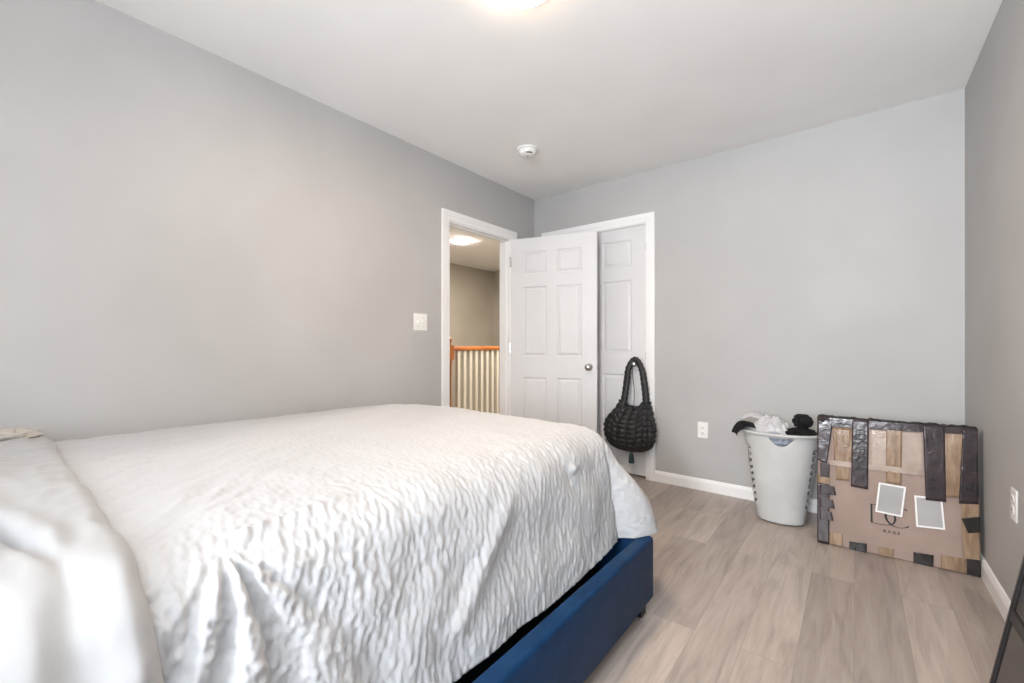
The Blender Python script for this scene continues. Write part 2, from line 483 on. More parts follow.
# ------------------------------------------------------------------ bed
M['blue'] = mottle(new_mat('navy_leatherette', (.006, .035, .13), .45, 0, .12), (.004, .026, .078), (.006, .037, .104), 14, 4, bump=.18, bscale=400, bdist=.0006)
M['mattress'] = new_mat('mattress_ticking', (.62, .62, .62), .8)
M['legblack'] = new_mat('black_leg', (.01, .01, .012), .5)

bed = thing('bed', 'bed with padded navy blue leatherette frame under the white duvet', 'bed', (-1.475, .60, 0))
BX, BY = -1.475, .60
def rounded_rail(x0, x1, y0, y1, z0, z1, r=.014):
    bm = box(x0-BX, x1-BX, y0-BY, y1-BY, z0, z1)
    bmesh.ops.bevel(bm, geom=[e for e in bm.edges], offset=r, segments=4, affect='EDGES', profile=.5)
    return bm
obj('side_rail', rounded_rail(-.678, -.622, -.44, 1.690, .055, .300), M['blue'], bed, smooth=True)
obj('side_rail', rounded_rail(-2.350, -2.295, -.44, 1.690, .055, .300), M['blue'], bed, smooth=True)
obj('footboard', rounded_rail(-2.293, -.680, 1.630, 1.690, .055, .300), M['blue'], bed, smooth=True)
hb = rounded_rail(-2.350, -.620, -.53, -.445, .055, .68)
obj('headboard', hb, M['blue'], bed, smooth=True)
mb = rounded_rail(-2.27, -.90, -.43, 1.59, .20, .60, .05)
obj('mattress', mb, M['mattress'], bed, smooth=True)
obj('slat_base', box(-2.295-BX, -.675-BX, -.44-BY, 1.62-BY, .10, .14), M['legblack'], bed)
for x in (-.69, -2.33):
    for y in (1.615, -.47):
        obj('leg', box(x-.0-BX, x+.045-BX, y-BY, y+.045-BY, 0, .056), M['legblack'], bed)

# duvet: cloth coordinates (a, b): a across (towards the camera side), b along (towards the foot)
def cloth_mat(name, c, scale=1.0):
    m = new_mat(name, c, .85, 0, .2)
    bsdf(m).inputs['Sheen Weight'].default_value = .15
    tc = nn(m, 'ShaderNodeTexCoord'); n = nn(m, 'ShaderNodeTexNoise')
    n.inputs['Scale'].default_value = 95*scale; n.inputs['Detail'].default_value = 3
    lk(m, tc.outputs['Object'], n.inputs['Vector'])
    bp = nn(m, 'ShaderNodeBump'); bp.inputs['Strength'].default_value = .25; bp.inputs['Distance'].default_value = .003
    lk(m, n.outputs['Fac'], bp.inputs['Height']); lk(m, bp.outputs['Normal'], bsdf(m).inputs['Normal'])
    return m
M['duvet'] = cloth_mat('white_seersucker', (.445, .452, .466))
M['sheet'] = cloth_mat('smooth_white_cotton', (.365, .367, .372), .3)
M['pillowcase'] = cloth_mat('pale_grey_cotton', (.42, .395, .36), .3)

XW, XE, YH, YF, ZT = -2.28, -.905, .04, 1.575, .715
def skirt(d, R=.125, th=math.radians(75)):
    la = R*th
    if d <= la: return R*math.sin(d/R), R*(1-math.cos(d/R))
    return R*math.sin(th)+(d-la)*math.cos(th), R*(1-math.cos(th))+(d-la)*math.sin(th)
def ztop(x, y):
    return ZT + .006*noise.noise(Vector((x*2.3, y*2.3, 3))) + .012*sm(-2.2, -1.6, x)*sm(-.8, -1.4, x) - .014*sm(-2.05, -2.28, x)
FX, FY = -.86, .27                        # where the gathered folds start
def crumple(a, b):
    side = sm(-.16, .13, max(a-XE, (b-YF)*.8))
    warp = .02*noise.noise(Vector((a*6, b*6, 9)))
    n2 = noise.noise(Vector(((b-warp)/.008, a/.020, 4.0)))
    nb = noise.noise(Vector((b/.11, a/.13, 7.0)))
    grow = 1 + .85*sm(.9, .15, b)*side
    # puckers: rows across the cloth, each row with its own run of short ripples, pinched where rows meet
    rw = (a + .006*noise.noise(Vector((a*9, b*14, 3))))/.026; ri = math.floor(rw); rf = rw-ri
    ph = b/.0185 + .9*noise.noise(Vector((b*22, ri*3.7, 1))) + .41*ri + .55*(rf-.5)
    tri = abs((ph % 1)*2-1)
    pk = (tri**1.3-.45)*(.30+.70*math.sin(PI*rf)**.8)*(.55+.75*abs(noise.noise(Vector((a*17, b*17, 8)))))
    n1 = pk*.75 + .55*noise.noise(Vector(((b+warp)/.015, (a+warp)/.034, 1.0)))
    h = (.0021 + .0040*side*grow)*n1 + (.0007+.0012*side)*n2 + (.004+.005*side)*nb
    nr = sm(.66, .22, b)*sm(.0, .16, a-XE)*.75
    if nr > .01:
        c1 = noise.noise(Vector(((b+warp)/.0125, (a-warp)/.019, 21))); c2 = noise.noise(Vector((b/.027, a/.034, 23)))
        h += nr*(.0048*(1-2.4*abs(c1)) + .006*(1-2.2*abs(c2)) + .0022*noise.noise(Vector((b/.0075, a/.010, 25))))
    # gathers fanning down from one point on the edge
    r = math.hypot(a-FX, b-FY); an = math.atan2(b-FY, a-FX)
    if r < .8 and abs(an) < 1.5:
        k = sm(.0, .10, r)*math.exp(-(an/.62)**2)*sm(.75, .35, r)
        wv = math.sin(an*15+1.0+2.2*noise.noise(Vector((a*5, b*5, 2))))
        h += k*.014*(abs(wv)**.7*(1 if wv > 0 else -1))
    # rope-like tuck along the edge
    if .25 < b < .56:
        q = (a-(-.865+.25*(b-.28)*-.35))
        h += .015*math.exp(-(q/.016)**2)*sm(.25, .31, b)*sm(.56, .44, b)*(.8+.25*math.sin(b*210+q*60+3*noise.noise(Vector((b*30, a*30, 0)))))
    # slanting fold on the side
    p0, p1 = (-.78, 1.02), (-.50, .72)
    vx, vy = p1[0]-p0[0], p1[1]-p0[1]; L2 = vx*vx+vy*vy
    tt = max(0, min(1, ((a-p0[0])*vx+(b-p0[1])*vy)/L2)); dist = math.hypot(a-p0[0]-tt*vx, b-p0[1]-tt*vy)
    h += .016*math.exp(-(dist/.030)**2)*sm(0, .35, tt)
    # little knot
    h += .016*math.exp(-(((a+.735)/.016)**2+((b-1.33)/.022)**2))
    # drag lines across the pillow end of the top
    k = sm(.75, .2, b)*sm(-.85, -1.1, a)
    h += k*(.006*noise.noise(Vector(((a*.8+b*.55)/.035, (a*.55-b*.8)/.22, 5))) + .006*(1-2*abs(noise.noise(Vector(((a*.7+b*.7)/.06, (a*.7-b*.7)/.20, 15))))))
    return h

def build_duvet():
    bm = bmesh.new(); La = bm.verts.layers.float.new('ca'); Lb = bm.verts.layers.float.new('cb')
    def add(p, a, b):
        v = bm.verts.new(p); v[La] = a; v[Lb] = b; return v
    def patch(rows):
        for r0, r1 in zip(rows, rows[1:]):
            for k in range(len(r0)-1):
                try: bm.faces.new((r0[k], r1[k], r1[k+1], r0[k+1]))
                except ValueError: pass
    S = .0048
    na = int((XE-XW)/S); nb = int((YF-YH)/S)
    A = [XW+(XE-XW)*i/na for i in range(na+1)]; B = [YH+(YF-YH)*j/nb for j in range(nb+1)]
    patch([[add((x, y, ztop(x, y)), x, y) for y in B] for x in A])
    def LS(b): return .515 + .012*noise.noise(Vector((b*3, 0, 0)))
    nd = 108
    # long side towards the camera
    rows = []
    for i in range(nd+1):
        row = []
        for y in B:
            d = LS(y)*i/nd; o, h = skirt(d)
            zz = ztop(XE, y); tuck = sm(.20, .5, d)*(.018+.012*sm(YF-.16, YF, y)*sm(YF+.05, YF-.02, y))
            row.append(add((XE+o-tuck, y, zz-h), XE+d, y))
        rows.append(row)
    patch(rows)
    # foot end, hanging outside the footboard
    LF = .505; rows = []
    for x in A:
        row = []
        for i in range(nd+1):
            d = LF*i/nd; o, h = skirt(d, .125, math.radians(73))
            rip = .012*sm(.12, .45, d)*math.sin(x*19+2*noise.noise(Vector((x*3, d*2, 0))))
            row.append(add((x, YF+o+rip+.012*sm(.1, .3, d), ztop(x, YF)-h), x, YF+d))
        rows.append(row)
    patch(rows)
    # corner: a fan that flares outwards over the corner of the frame
    nf = 60; rows = []
    for j in range(nf+1):
        ph = PI/2*j/nf; row = []
        f = j/nf
        for i in range(nd+1):
            Lx = LS(YF)*(1-sm(0, .15, f)) + LF*sm(0, .15, f)
            if 0.05 < f < .95: Lx -= .012*math.sin(PI*f)
            d = Lx*i/nd; o, h = skirt(d, .125, math.radians(75-2*f))
            tuck = -sm(.20, .5, d)*(.018+.012)*(1-sm(0, .14, f))
            flare = sm(.08, .42, d)*(.098*sm(.05, .30, f)*sm(1.0, .6, f) - .020*math.exp(-((f-.06)/.05)**2))
            rip = .012*sm(.12, .45, d)*math.sin(XE*19+2*noise.noise(Vector((XE*3, d*2, 0))))*f + .012*sm(.1, .3, d)*f
            oo = o+tuck+flare+rip+ .006*sm(.1, .4, d)*math.sin(f*22)*math.sin(PI*f)
            row.append(add((XE+oo*math.cos(ph), YF+oo*math.sin(ph), ztop(XE, YF)-h), XE+d*math.cos(ph), YF+d*math.sin(ph)))
        rows.append(row)
    patch(rows)
    # wall side: drops into the gap by the wall
    rows = []
    for i in range(9):
        d = .14*i/8
        rows.append([add((XW-.045*math.sin(min(1, d/.06)*PI/2), y, ztop(XW, y)-max(0, d-.0)*.9), XW-d, y) for y in B])
    patch([r for r in rows])
    # wall side of the foot end
    rows = []
    for i in range(9):
        d = .14*i/8; row = []
        for k in range(nd+1):
            e = LF*k/nd; o, h = skirt(e, .125, math.radians(73))
            rip = .012*sm(.12, .45, e)*math.sin(XW*19+2*noise.noise(Vector((XW*3, e*2, 0))))
            row.append(add((XW-.045*math.sin(min(1, d/.06)*PI/2), YF+(o+rip+.012*sm(.1, .3, e))*(1-.25*i/8), ztop(XW, YF)-h-d*.9*(1-k/nd)), XW-d, YF+e))
        rows.append(row)
    patch(rows)
    bmesh.ops.remove_doubles(bm, verts=bm.verts[:], dist=.0004)
    bmesh.ops.recalc_face_normals(bm, faces=bm.faces[:])
    bm.normal_update()
    up = sum(f.normal.z for f in bm.faces)
    if up < 0:
        bmesh.ops.reverse_faces(bm, faces=bm.faces[:]); bm.normal_update()
    nm = {v: v.normal.copy() for v in bm.verts}
    for v in bm.verts: v.co += nm[v]*crumple(v[La], v[Lb])
    return bm
dv = obj_raw('duvet', build_duvet(), M['duvet'], smooth=True)
tag(dv, 'white puckered duvet covering the bed and hanging over its side and foot', 'duvet')
so = dv.modifiers.new('thickness', 'SOLIDIFY'); so.thickness = .009; so.offset = -1

# smooth turned-back top of the bedding, over the pillows
def build_fold():
    bm = bmesh.new(); S = .009
    XA, LD, YA = -2.215, .50, -.40
    n_a = int((XE-XA+LD)/S); n_b = 78
    g = []
    for i in range(n_a+1):
        a = XA+(XE-XA+LD)*i/n_a; col = []
        d = max(0, a-XE); o, h = skirt(d)
        ye = .160+.030*sm(.05, .45, d)+.018*sm(-1.7, -2.2, a)+.005*noise.noise(Vector((a*9, 0, 0)))
        th = 0 if d == 0 else min(d/.125, math.radians(75))
        N = Vector((math.sin(th), 0, math.cos(th)))
        for j in range(n_b+1):
            s = 1-(1-j/n_b)**1.35
            y = YA+(ye-YA)*s
            P = Vector((min(a, XE)+o, y, ztop(min(a, XE), y)-h))
            lip = max(0, min(1, (y-(ye-.028))/.028))
            off = .026*math.sqrt(max(0, 1-lip*lip))+.002
            top = sm(.10, -.02, d)
            off += top*.007*sm(.16, .02, y)*sm(XA, XA+.25, a)                      # pillow beneath
            off += .004*math.exp(-((y-(ye-.035))/.022)**2)*sm(-1.5, -1.2, a)
            yv = .118-.05*sm(-1.15, -.70, a)
            off -= .003*math.exp(-((y-yv)/.016)**2)*sm(-1.45, -1.15, a)*sm(.35, .1, d)   # groove inside the rolled edge
            u = (a+1.02)*.97+(y-.047)*.23; v = -(a+1.02)*.23+(y-.047)*.97
            off -= .020*math.exp(-(v/.010)**2)*math.exp(-((u+.05)/.16)**2)
            off += .008*math.exp(-((v-.030)/.022)**2)*math.exp(-((u+.05)/.16)**2)
            off += .003*noise.noise(Vector((a*5+y*3, y*9, 1))) + .005*noise.noise(Vector((a*4-y*6, y*24, 6))) + .0045*(1-2*abs(noise.noise(Vector((a*7+y*8, y*15-a*3, 11)))))
            off += sm(0, .15, d)*.004*math.sin(y*62+2.4*noise.noise(Vector((a*3, y*4, 3))))*(1-lip)
            off += (1-lip)*lip*4*.0030*math.sin(a*330) + .0035*noise.noise(Vector((a*26, y*16, 2)))*sm(-.1, .1, y)
            # pillow opening pushes the wall end up
            off += .010*math.exp(-((a+2.17)/.07)**2)*sm(.2, .08, y)
            P += N*max(off, .0015)
            col.append(bm.verts.new(P))
        g.append(col)
    for c0, c1 in zip(g, g[1:]):
        for k in range(n_b): bm.faces.new((c0[k], c1[k], c1[k+1], c0[k+1]))
    bm.normal_update()
    if sum(f.normal.z for f in bm.faces) < 0: bmesh.ops.reverse_faces(bm, faces=bm.faces[:])
    return bm
fo = obj_raw('turned_back_edge', build_fold(), M['sheet'], dv, smooth=True)
fo['label'] = 'smooth plain white turned-back end of the duvet'

def crumpled(rx, ry, rz, seed, amp=.22, sub=5, freq=2.4, sharp=1.0):
    bm = bmesh.new(); bmesh.ops.create_icosphere(bm, subdivisions=sub, radius=1)
    for v in bm.verts:
        d = v.co.normalized(); n1 = 1-2*abs(noise.noise(d*freq+Vector((seed, 0, 0))))
        n2 = 1-2*abs(noise.noise(d*freq*2.3+Vector((0, seed, 0))))
        r = 1+amp*(n1*.7+n2*.4*sharp-.3)
        v.co = Vector((d.x*rx, d.y*ry, d.z*rz))*r
    return bm
# pillow by the wall, its open end showing
def build_pillow(w, l, t):
    bm = bmesh.new(); n = 40; m = 28; top = []
    for s in (1, -1):
        g = []
        for i in range(n+1):
            u = -1+2*i/n; row = []
            for j in range(m+1):
                v = -1+2*j/m
                e = (1-abs(u)**2.6)*(1-abs(v)**2.6)
                z = s*t/2*e**.45
                z += .006*noise.noise(Vector((u*3, v*3, s*4)))*e + .004*noise.noise(Vector((u*11, v*5, s)))*e
                row.append(bm.verts.new((u*w/2*(1-.04*v*v), v*l/2*(1-.05*u*u), z)))
            g.append(row)
        for a, b in zip(g, g[1:]):
            for k in range(m): bm.faces.new((a[k], b[k], b[k+1], a[k+1]))
    bmesh.ops.remove_doubles(bm, verts=bm.verts[:], dist=.0005)
    return bm
pl = obj('pillow', build_pillow(.62, .44, .115), M['pillowcase'], smooth=True)
pl.location = (-1.93, -.185, .675)
tag(pl, 'pillow lying against the left wall, half hidden by the turned-back bedding', 'pillow')
hm = obj('open_hem', crumpled(.055, .105, .026, 4.6, amp=.35, freq=2.2), M['pillowcase'], pl, smooth=True)
hm.location = (-.262, .215, .078)

# ------------------------------------------------------------------ handbag on the closet knob
M['puffer'] = mottle(new_mat('black_quilted_nylon', (.012, .012, .013), .52, 0, .45), (.009, .009, .010), (.016, .016, .018), 20, 3)
M['tassel'] = mottle(new_mat('dark_teal_leather', (.02, .045, .055), .5), (.015, .035, .045), (.03, .06, .07), 60, 3)
BGX, BGY = -1.385, YB-.085
bag = thing('handbag', 'black quilted puffer handbag hanging from the closet door knob', 'bag', (BGX, BGY, .207))
# outline stations: z, x_left, x_right, half depth (world values)
ST = [(.232, -1.425, -1.345, .012), (.245, -1.505, -1.275, .045), (.275, -1.560, -1.225, .066), (.32, -1.592, -1.198, .078), (.38, -1.605, -1.186, .084),
      (.44, -1.602, -1.188, .080), (.48, -1.585, -1.193, .072), (.53, -1.545, -1.203, .060), (.575, -1.508, -1.214, .047), (.615, -1.482, -1.225, .036), (.640, -1.474, -1.230, .030)]
def st(z):
    for p, q in zip(ST, ST[1:]):
        if p[0] <= z <= q[0]:
            f = (z-p[0])/(q[0]-p[0]); f = f*f*(3-2*f)*.3 + f*.7
            return [p[k]+(q[k]-p[k])*f for k in (1, 2, 3)]
    return ST[-1][1:]
def build_bag():
    bm = bmesh.new(); nv, nu = 120, 300; rings = []
    zlo, zhi = .232, .638
    for j in range(nv+1):
        v = j/nv; ring = []
        for i in range(nu):
            th = 2*PI*i/nu
            c = math.cos(th)
            # mouth dips in the middle between the two strap roots
            zt = zhi - .045*sm(.62, .30, abs(c + .05))
            z = zlo+(zt-zlo)*(1-(1-v)**1.0 if v > .08 else v)
            xl, xr, dp = st(z)
            cx, hw = (xl+xr)/2, (xr-xl)/2
            # quilting puffs: cells converge towards the mouth
            pu = abs(math.sin(th*10)); pv = abs(math.sin(v*PI*9.5 + .35*math.sin(th*3)))
            puff = (pu**.85)*(pv**.5)*.013*sm(0, .08, v) - .004 + .004*noise.noise(Vector((c*6, v*7, math.sin(th)*3)))
            puff *= (.55+.45*sm(.0, .3, v))
            sx = abs(c)**.9*(1 if c > 0 else -1); sy = math.sin(th)
            p = Vector((cx+hw*sx - BGX, dp*sy, z-.22))
            nrm = Vector((c/max(hw, .05)*.08, sy/max(dp, .02)*.05, 0)).normalized()
            fold = -.010*math.exp(-((c-.05)/.10)**2)*sm(.75, 1, v)
            ring.append(bm.verts.new(p+nrm*(puff+fold)))
        rings.append(ring)
    for a, b in zip(rings, rings[1:]):
        for k in range(nu): bm.faces.new((a[k], a[(k+1) % nu], b[(k+1) % nu], b[k]))
    bm.faces.new(rings[0])
    # mouth turned in and gathered shut
    inner = [bm.verts.new((v.co.x*.90-.003, v.co.y*.25, v.co.z-.02)) for v in rings[-1]]
    for k in range(nu): bm.faces.new((rings[-1][k], rings[-1][(k+1) % nu], inner[(k+1) % nu], inner[k]))
    bm.faces.new(inner)
    return bm
obj('bag_body', build_bag(), M['puffer'], bag, smooth=True)
def strap_pts(pts, n):
    # Catmull-Rom
    out = []; P = [Vector(p) for p in pts]; P = [2*P[0]-P[1]] + P + [2*P[-1]-P[-2]]
    for k in range(1, len(P)-2):
        for q in range(n):
            t = q/n
            out.append(.5*((2*P[k])+(P[k+1]-P[k-1])*t+(2*P[k-1]-5*P[k]+4*P[k+1]-P[k+2])*t*t+(3*P[k]-P[k-1]-3*P[k+1]+P[k+2])*t**3))
    out.append(P[-2]); return out
def build_strap():
    pts = strap_pts([(x-BGX, y, z-.22) for x, y, z in ((-1.448, 0, .56), (-1.442, .0, .62), (-1.432, .010, .70), (-1.422, .020, .80), (-1.414, .032, .89), (-1.380, .046, .957),
          (-1.346, .046, .950), (-1.306, .034, .88), (-1.284, .018, .80), (-1.267, .008, .70), (-1.259, 0, .62), (-1.255, 0, .56))], 10)
    n = len(pts)
    return tube(pts, lambda t: (.0215+.0065*abs(math.sin(t*PI*26))**.6 - .006*math.exp(-((t-.5)/.12)**2)), 16, flat=.72)
obj('strap', build_strap(), M['puffer'], bag, smooth=True)
obj('cord', tube([(-1.375-BGX, -.030+.045, .91-.22), (-1.365-BGX, -.004, .84-.22), (-1.352-BGX, -.006, .74-.22), (-1.352-BGX, -.004, .66-.22), (-1.355-BGX, -.01, .585-.22)], .003, 6), M['puffer'], bag, smooth=True)
ts = obj('tassel', lathe([(.003, .238), (.003, .228), (.012, .224), (.015, .210), (.020, .178), (.023, .146), (.018, .142)], 16), M['tassel'], bag, smooth=True)
ts['label'] = 'dark teal tassel'
ts.location = (-1.372-BGX, -.012, -.215)

# ------------------------------------------------------------------ laundry basket
M['basket'] = mottle(new_mat('grey_white_plastic', (.60, .605, .60), .45), (.50, .505, .50), (.56, .565, .56), 7, 3)
BKX, BKY, BKH = -.352, 3.068, .535
bk = thing('laundry_basket', 'tall grey white plastic laundry basket full of clothes by the back wall', 'basket', (BKX, BKY, 0), .13)
def plan(th, a, b, e=2.35):
    c, s = math.cos(th), math.sin(th)
    r = (abs(c/a)**e+abs(s/b)**e)**(-1/e)
    return r*c, r*s
def dims(z):
    f = z/BKH
    return .122+.076*f**.85, .110+.046*f
def build_basket():
    bm = bmesh.new(); nu, nv = 144, 66; rings = []
    for j in range(nv+1):
        z = .004+(BKH-.004)*j/nv; a, b = dims(z)
        rings.append([bm.verts.new((*plan(2*PI*i/nu, a, b), z)) for i in range(nu)])
    def hole(i, j):
        z = .004+(BKH-.004)*(j+.5)/nv; th = (2*PI*(i+.5)/nu)
        x, y = plan(th, *dims(z))
        # handle slot front and back
        if abs(x) < .07 and .474 < z < .518 and abs(x-.0) < .062*math.sqrt(max(0, (z-.470)/.048)): return True
        # staggered vent holes at both ends
        deg = math.degrees(th)
        for base in (180, 0):
            for col in range(-2, 4):
                cdeg = base+col*9*(1 if base else -1)
                dd = abs((deg-cdeg+180) % 360-180)
                if dd < 3.8 and .09 < z < .455:
                    ph = (z-.09-(.020 if col % 2 else 0))/.040
                    if ph >= 0 and (ph % 1) < .62: return True
        return False
    for j in range(nv):
        for k in range(nu):
            if hole(k, j): continue
            p, q = rings[j], rings[j+1]
            bm.faces.new((p[k], p[(k+1) % nu], q[(k+1) % nu], q[k]))
    bm.faces.new(rings[0])
    bmesh.ops.recalc_face_normals(bm, faces=bm.faces[:])
    bmesh.ops.delete(bm, geom=[v for v in bm.verts if not v.link_faces], context='VERTS')
    return bm
bo = obj('basket_body', build_basket(), M['basket'], bk, smooth=True)
so = bo.modifiers.new('thickness', 'SOLIDIFY'); so.thickness = .0035; so.offset = -1
sb = bo.modifiers.new('smooth', 'SUBSURF'); sb.levels = 1; sb.render_levels = 1
rb = bmesh.new(); rings = []
for k, (dr, dz) in enumerate(((0, -.006), (.012, -.008), (.016, 0), (.012, .007), (.002, .009), (-.005, .004))):
    a, b = dims(BKH); rings.append([rb.verts.new((*plan(2*PI*i/96, a+dr, b+dr), BKH+dz)) for i in range(96)])
for p, q in zip(rings, rings[1:]+rings[:1]):
    for k in range(96): rb.faces.new((p[k], p[(k+1) % 96], q[(k+1) % 96], q[k]))
obj('rim', rb, M['basket'], bk, smooth=True)

M['cl_white'] = mottle(new_mat('thin_white_fabric', (.72, .72, .73), .9), (.50, .50, .51), (.62, .62, .63), 9, 3)
M['cl_black'] = mottle(new_mat('black_fabric', (.010, .010, .012), .85, 0, .2), (.008, .008, .009), (.016, .016, .018), 30, 3)
M['cl_blue'] = mottle(new_mat('grey_blue_knit', (.25, .29, .34), .9), (.16, .20, .26), (.46, .48, .52), 6, 2, (1, 1, 14))
M['cl_red'] = new_mat('red_fabric', (.28, .012, .02), .8)

def garment(name, label, mat, loc, dims_, seed, cat='clothing', **k):
    o = obj(name, crumpled(*dims_, seed, **k), mat, smooth=True); o.location = loc
    return tag(o, label, cat, 'clothes in the laundry basket')
# white thin garment billowing over the left of the rim
def white_sheet():
    bm = bmesh.new(); n = 70; g = []
    for i in range(n+1):
        u = -1+2*i/n; row = []
        for j in range(n+1):
            v = -1+2*j/n
            # square to disc
            x = u*math.sqrt(1-v*v/2); y = v*math.sqrt(1-u*u/2); r = math.hypot(x, y)
            z = .100*(1-r**3) + .05*fbm((u*2.3, v*2.3, 5), 3)*(1-.5*r) + .012*(1-2*abs(noise.noise(Vector((u*4, v*4, 2)))))
            px, py = x*.125, y*.10
            if px < -.105: z -= 0
            row.append(bm.verts.new((px, py, z)))
        g.append(row)
    for a, b in zip(g, g[1:]):
        for k in range(n): bm.faces.new((a[k], b[k], b[k+1], a[k+1]))
    return bm
o = obj('crumpled_shirt', white_sheet(), M['cl_white'], smooth=True); o.location = (BKX-.055, BKY+.0, .500)
so = o.modifiers.new('thickness', 'SOLIDIFY'); so.thickness = .004
tag(o, 'thin white shirt crumpled on top of the laundry basket', 'clothing', 'clothes in the laundry basket')
# white garment hanging over the left rim
def draped(w, pts, seed, wav=.012):
    """strip of cloth of width w following the (x, z) path, rippled."""
    P = strap_pts([(x, 0, z) for x, z in pts], 8); bm = bmesh.new(); n = 24; g = []
    for k, p in enumerate(P):
        f = k/(len(P)-1); row = []
        for j in range(n+1):
            v = -1+2*j/n
            ww = w*(1-.35*abs(f-.5))
            row.append(bm.verts.new((p.x+wav*noise.noise(Vector((v*2, f*3, seed))), v*ww/2+.01*noise.noise(Vector((v*3, f*4, seed+3))), p.z+wav*noise.noise(Vector((v*3, f*2, seed+7))) - .012*v*v)))
        g.append(row)
    for a, b in zip(g, g[1:]):
        for k in range(n): bm.faces.new((a[k], b[k], b[k+1], a[k+1]))
    return bm
o = obj('black_cap', draped(.14, [(.055, .022), (.025, .034), (-.005, .032), (-.028, .012), (-.048, -.022), (-.054, -.034)], 3), M['cl_black'], smooth=True)
so = o.modifiers.new('thickness', 'SOLIDIFY'); so.thickness = .005
o.location = (BKX-.190, BKY-.065, BKH+.014); o.rotation_euler = (0, 0, .45)
tag(o, 'black cloth drooping over the left rim of the laundry basket', 'clothing', 'clothes in the laundry basket')
o.name = 'draped_cloth'
o = obj('draped_cloth', draped(.10, [(.08, .02), (.04, .045), (-.01, .05), (-.05, .036), (-.075, .018)], 8, .02), M['cl_white'], smooth=True)
so = o.modifiers.new('thickness', 'SOLIDIFY'); so.thickness = .004
o.location = (BKX-.150, BKY+.045, BKH+.035); o.rotation_euler = (0, 0, .1)
tag(o, 'thin white cloth lying over the rim behind the drooping black cloth', 'clothing', 'clothes in the laundry basket')
garment('rolled_garment', 'black rolled garment standing highest on the right of the laundry basket', M['cl_black'], (BKX+.112, BKY-.01, .608), (.046, .042, .040), 2.2, amp=.28, freq=1.6)
garment('crumpled_trousers', 'black crumpled garment lying under the rolled one in the basket', M['cl_black'], (BKX+.105, BKY-.02, .543), (.070, .075, .026), 5.1, amp=.3, freq=2.0)
garment('knit_sweater', 'grey blue striped garment showing in the front handle slot of the basket', M['cl_blue'], (BKX-.02, BKY-.075, .487), (.075, .045, .050), 8.4, amp=.25, freq=1.8)
garment('dark_garment_heap', 'dark clothes filling the inside of the laundry basket below the rim', M['cl_black'], (BKX, BKY, .235), (.105, .080, .165), 11.7, amp=.12, freq=1.4)
o = garment('red_garment', 'small red cloth corner poking out of the right side of the basket', M['cl_red'], (BKX+.197, BKY-.02, .452), (.014, .020, .020), 3.3, amp=.25, sub=3)

# ------------------------------------------------------------------ taped cardboard box
def card_mat():
    m = new_mat('brown_cardboard', (.36, .26, .21), .62, 0, .3)
    return mottle(m, (.29, .215, .182), (.345, .258, .218), 5, 4, bump=.25, bscale=30, bdist=.004)
M['card'] = card_mat()
M['tape_tan'] = mottle(new_mat('tan_packing_tape', (.38, .26, .15), .25, 0, .5), (.205, .130, .078), (.33, .228, .150), 9, 4, (5, 1, 1), bump=.35, bscale=40, bdist=.004)
M['tape_dark'] = mottle(new_mat('dark_printed_tape', (.045, .026, .030), .22, 0, .6), (.024, .016, .018), (.05, .034, .037), 12, 3, bump=.35, bscale=35, bdist=.005)
M['tape_black'] = mottle(new_mat('black_tape', (.016, .013, .014), .25), (.012, .010, .010), (.024, .020, .020), 12, 3, bump=.4, bscale=35, bdist=.004)
M['tape_clear'] = mottle(new_mat('glossy_clear_tape', (.50, .42, .37), .15, 0, .6), (.37, .295, .25), (.47, .385, .335), 10, 3, bump=.4, bscale=40, bdist=.004)
M['ink'] = new_mat('black_ink', (.012, .012, .012), .6)
M['ink_faint'] = new_mat('worn_black_print', (.012, .009, .010), .5)
M['label_grey'] = mottle(new_mat('grey_label', (.36, .35, .345), .4), (.34, .33, .325), (.385, .375, .37), 5, 3)
M['label_white'] = new_mat('white_label_border', (.80, .79, .77), .6)

BW, BD, BH = .597, .085, .668
cb = thing('cardboard_box', 'large flat cardboard box wrapped in tan and dark tape, standing by the right wall', 'box', (.1470, 2.850, 0), math.radians(3.0))
cb.rotation_euler = (-math.radians(4.0), 0, math.radians(3.0))
# local: x along the front, front face at y = 0 facing -y
bb = bmesh.new()
nx, nz = 36, 40; g = []
for s in (0, 1):
    gg = []
    for i in range(nx+1):
        row = []
        for j in range(nz+1):
            x = -BW/2+BW*i/nx; z = .002+(BH-.002)*j/nz
            e = min(min(i, nx-i)/3, min(j, nz-j)/3, 1)
            dent = .0035*noise.noise(Vector((x*7, z*7, s*3)))*e - .003*math.exp(-((z-.436)/.012)**2)*e
            ex = .004*noise.noise(Vector((z*13, 1, s)))*(1 if i in (0, nx) else 0)
            ez = .004*noise.noise(Vector((x*13, 2, s)))*(1 if j == nz else 0)
            row.append(bb.verts.new((x+ex, s*BD + (dent if s == 0 else -dent) + .0, z+ez)))
        gg.append(row)
    g.append(gg)
for s in (0, 1):
    for i in range(nx):
        for j in range(nz): bb.faces.new((g[s][i][j], g[s][i+1][j], g[s][i+1][j+1], g[s][i][j+1]))
def rim_strip(A, B):
    for k in range(len(A)-1): bb.faces.new((A[k], A[k+1], B[k+1], B[k]))
rim_strip(g[0][0], g[1][0]); rim_strip(g[0][-1], g[1][-1])
rim_strip([c[0] for c in g[0]], [c[0] for c in g[1]]); rim_strip([c[-1] for c in g[0]], [c[-1] for c in g[1]])
obj('carton', bb, M['card'], cb, smooth=False, bevel=.003)

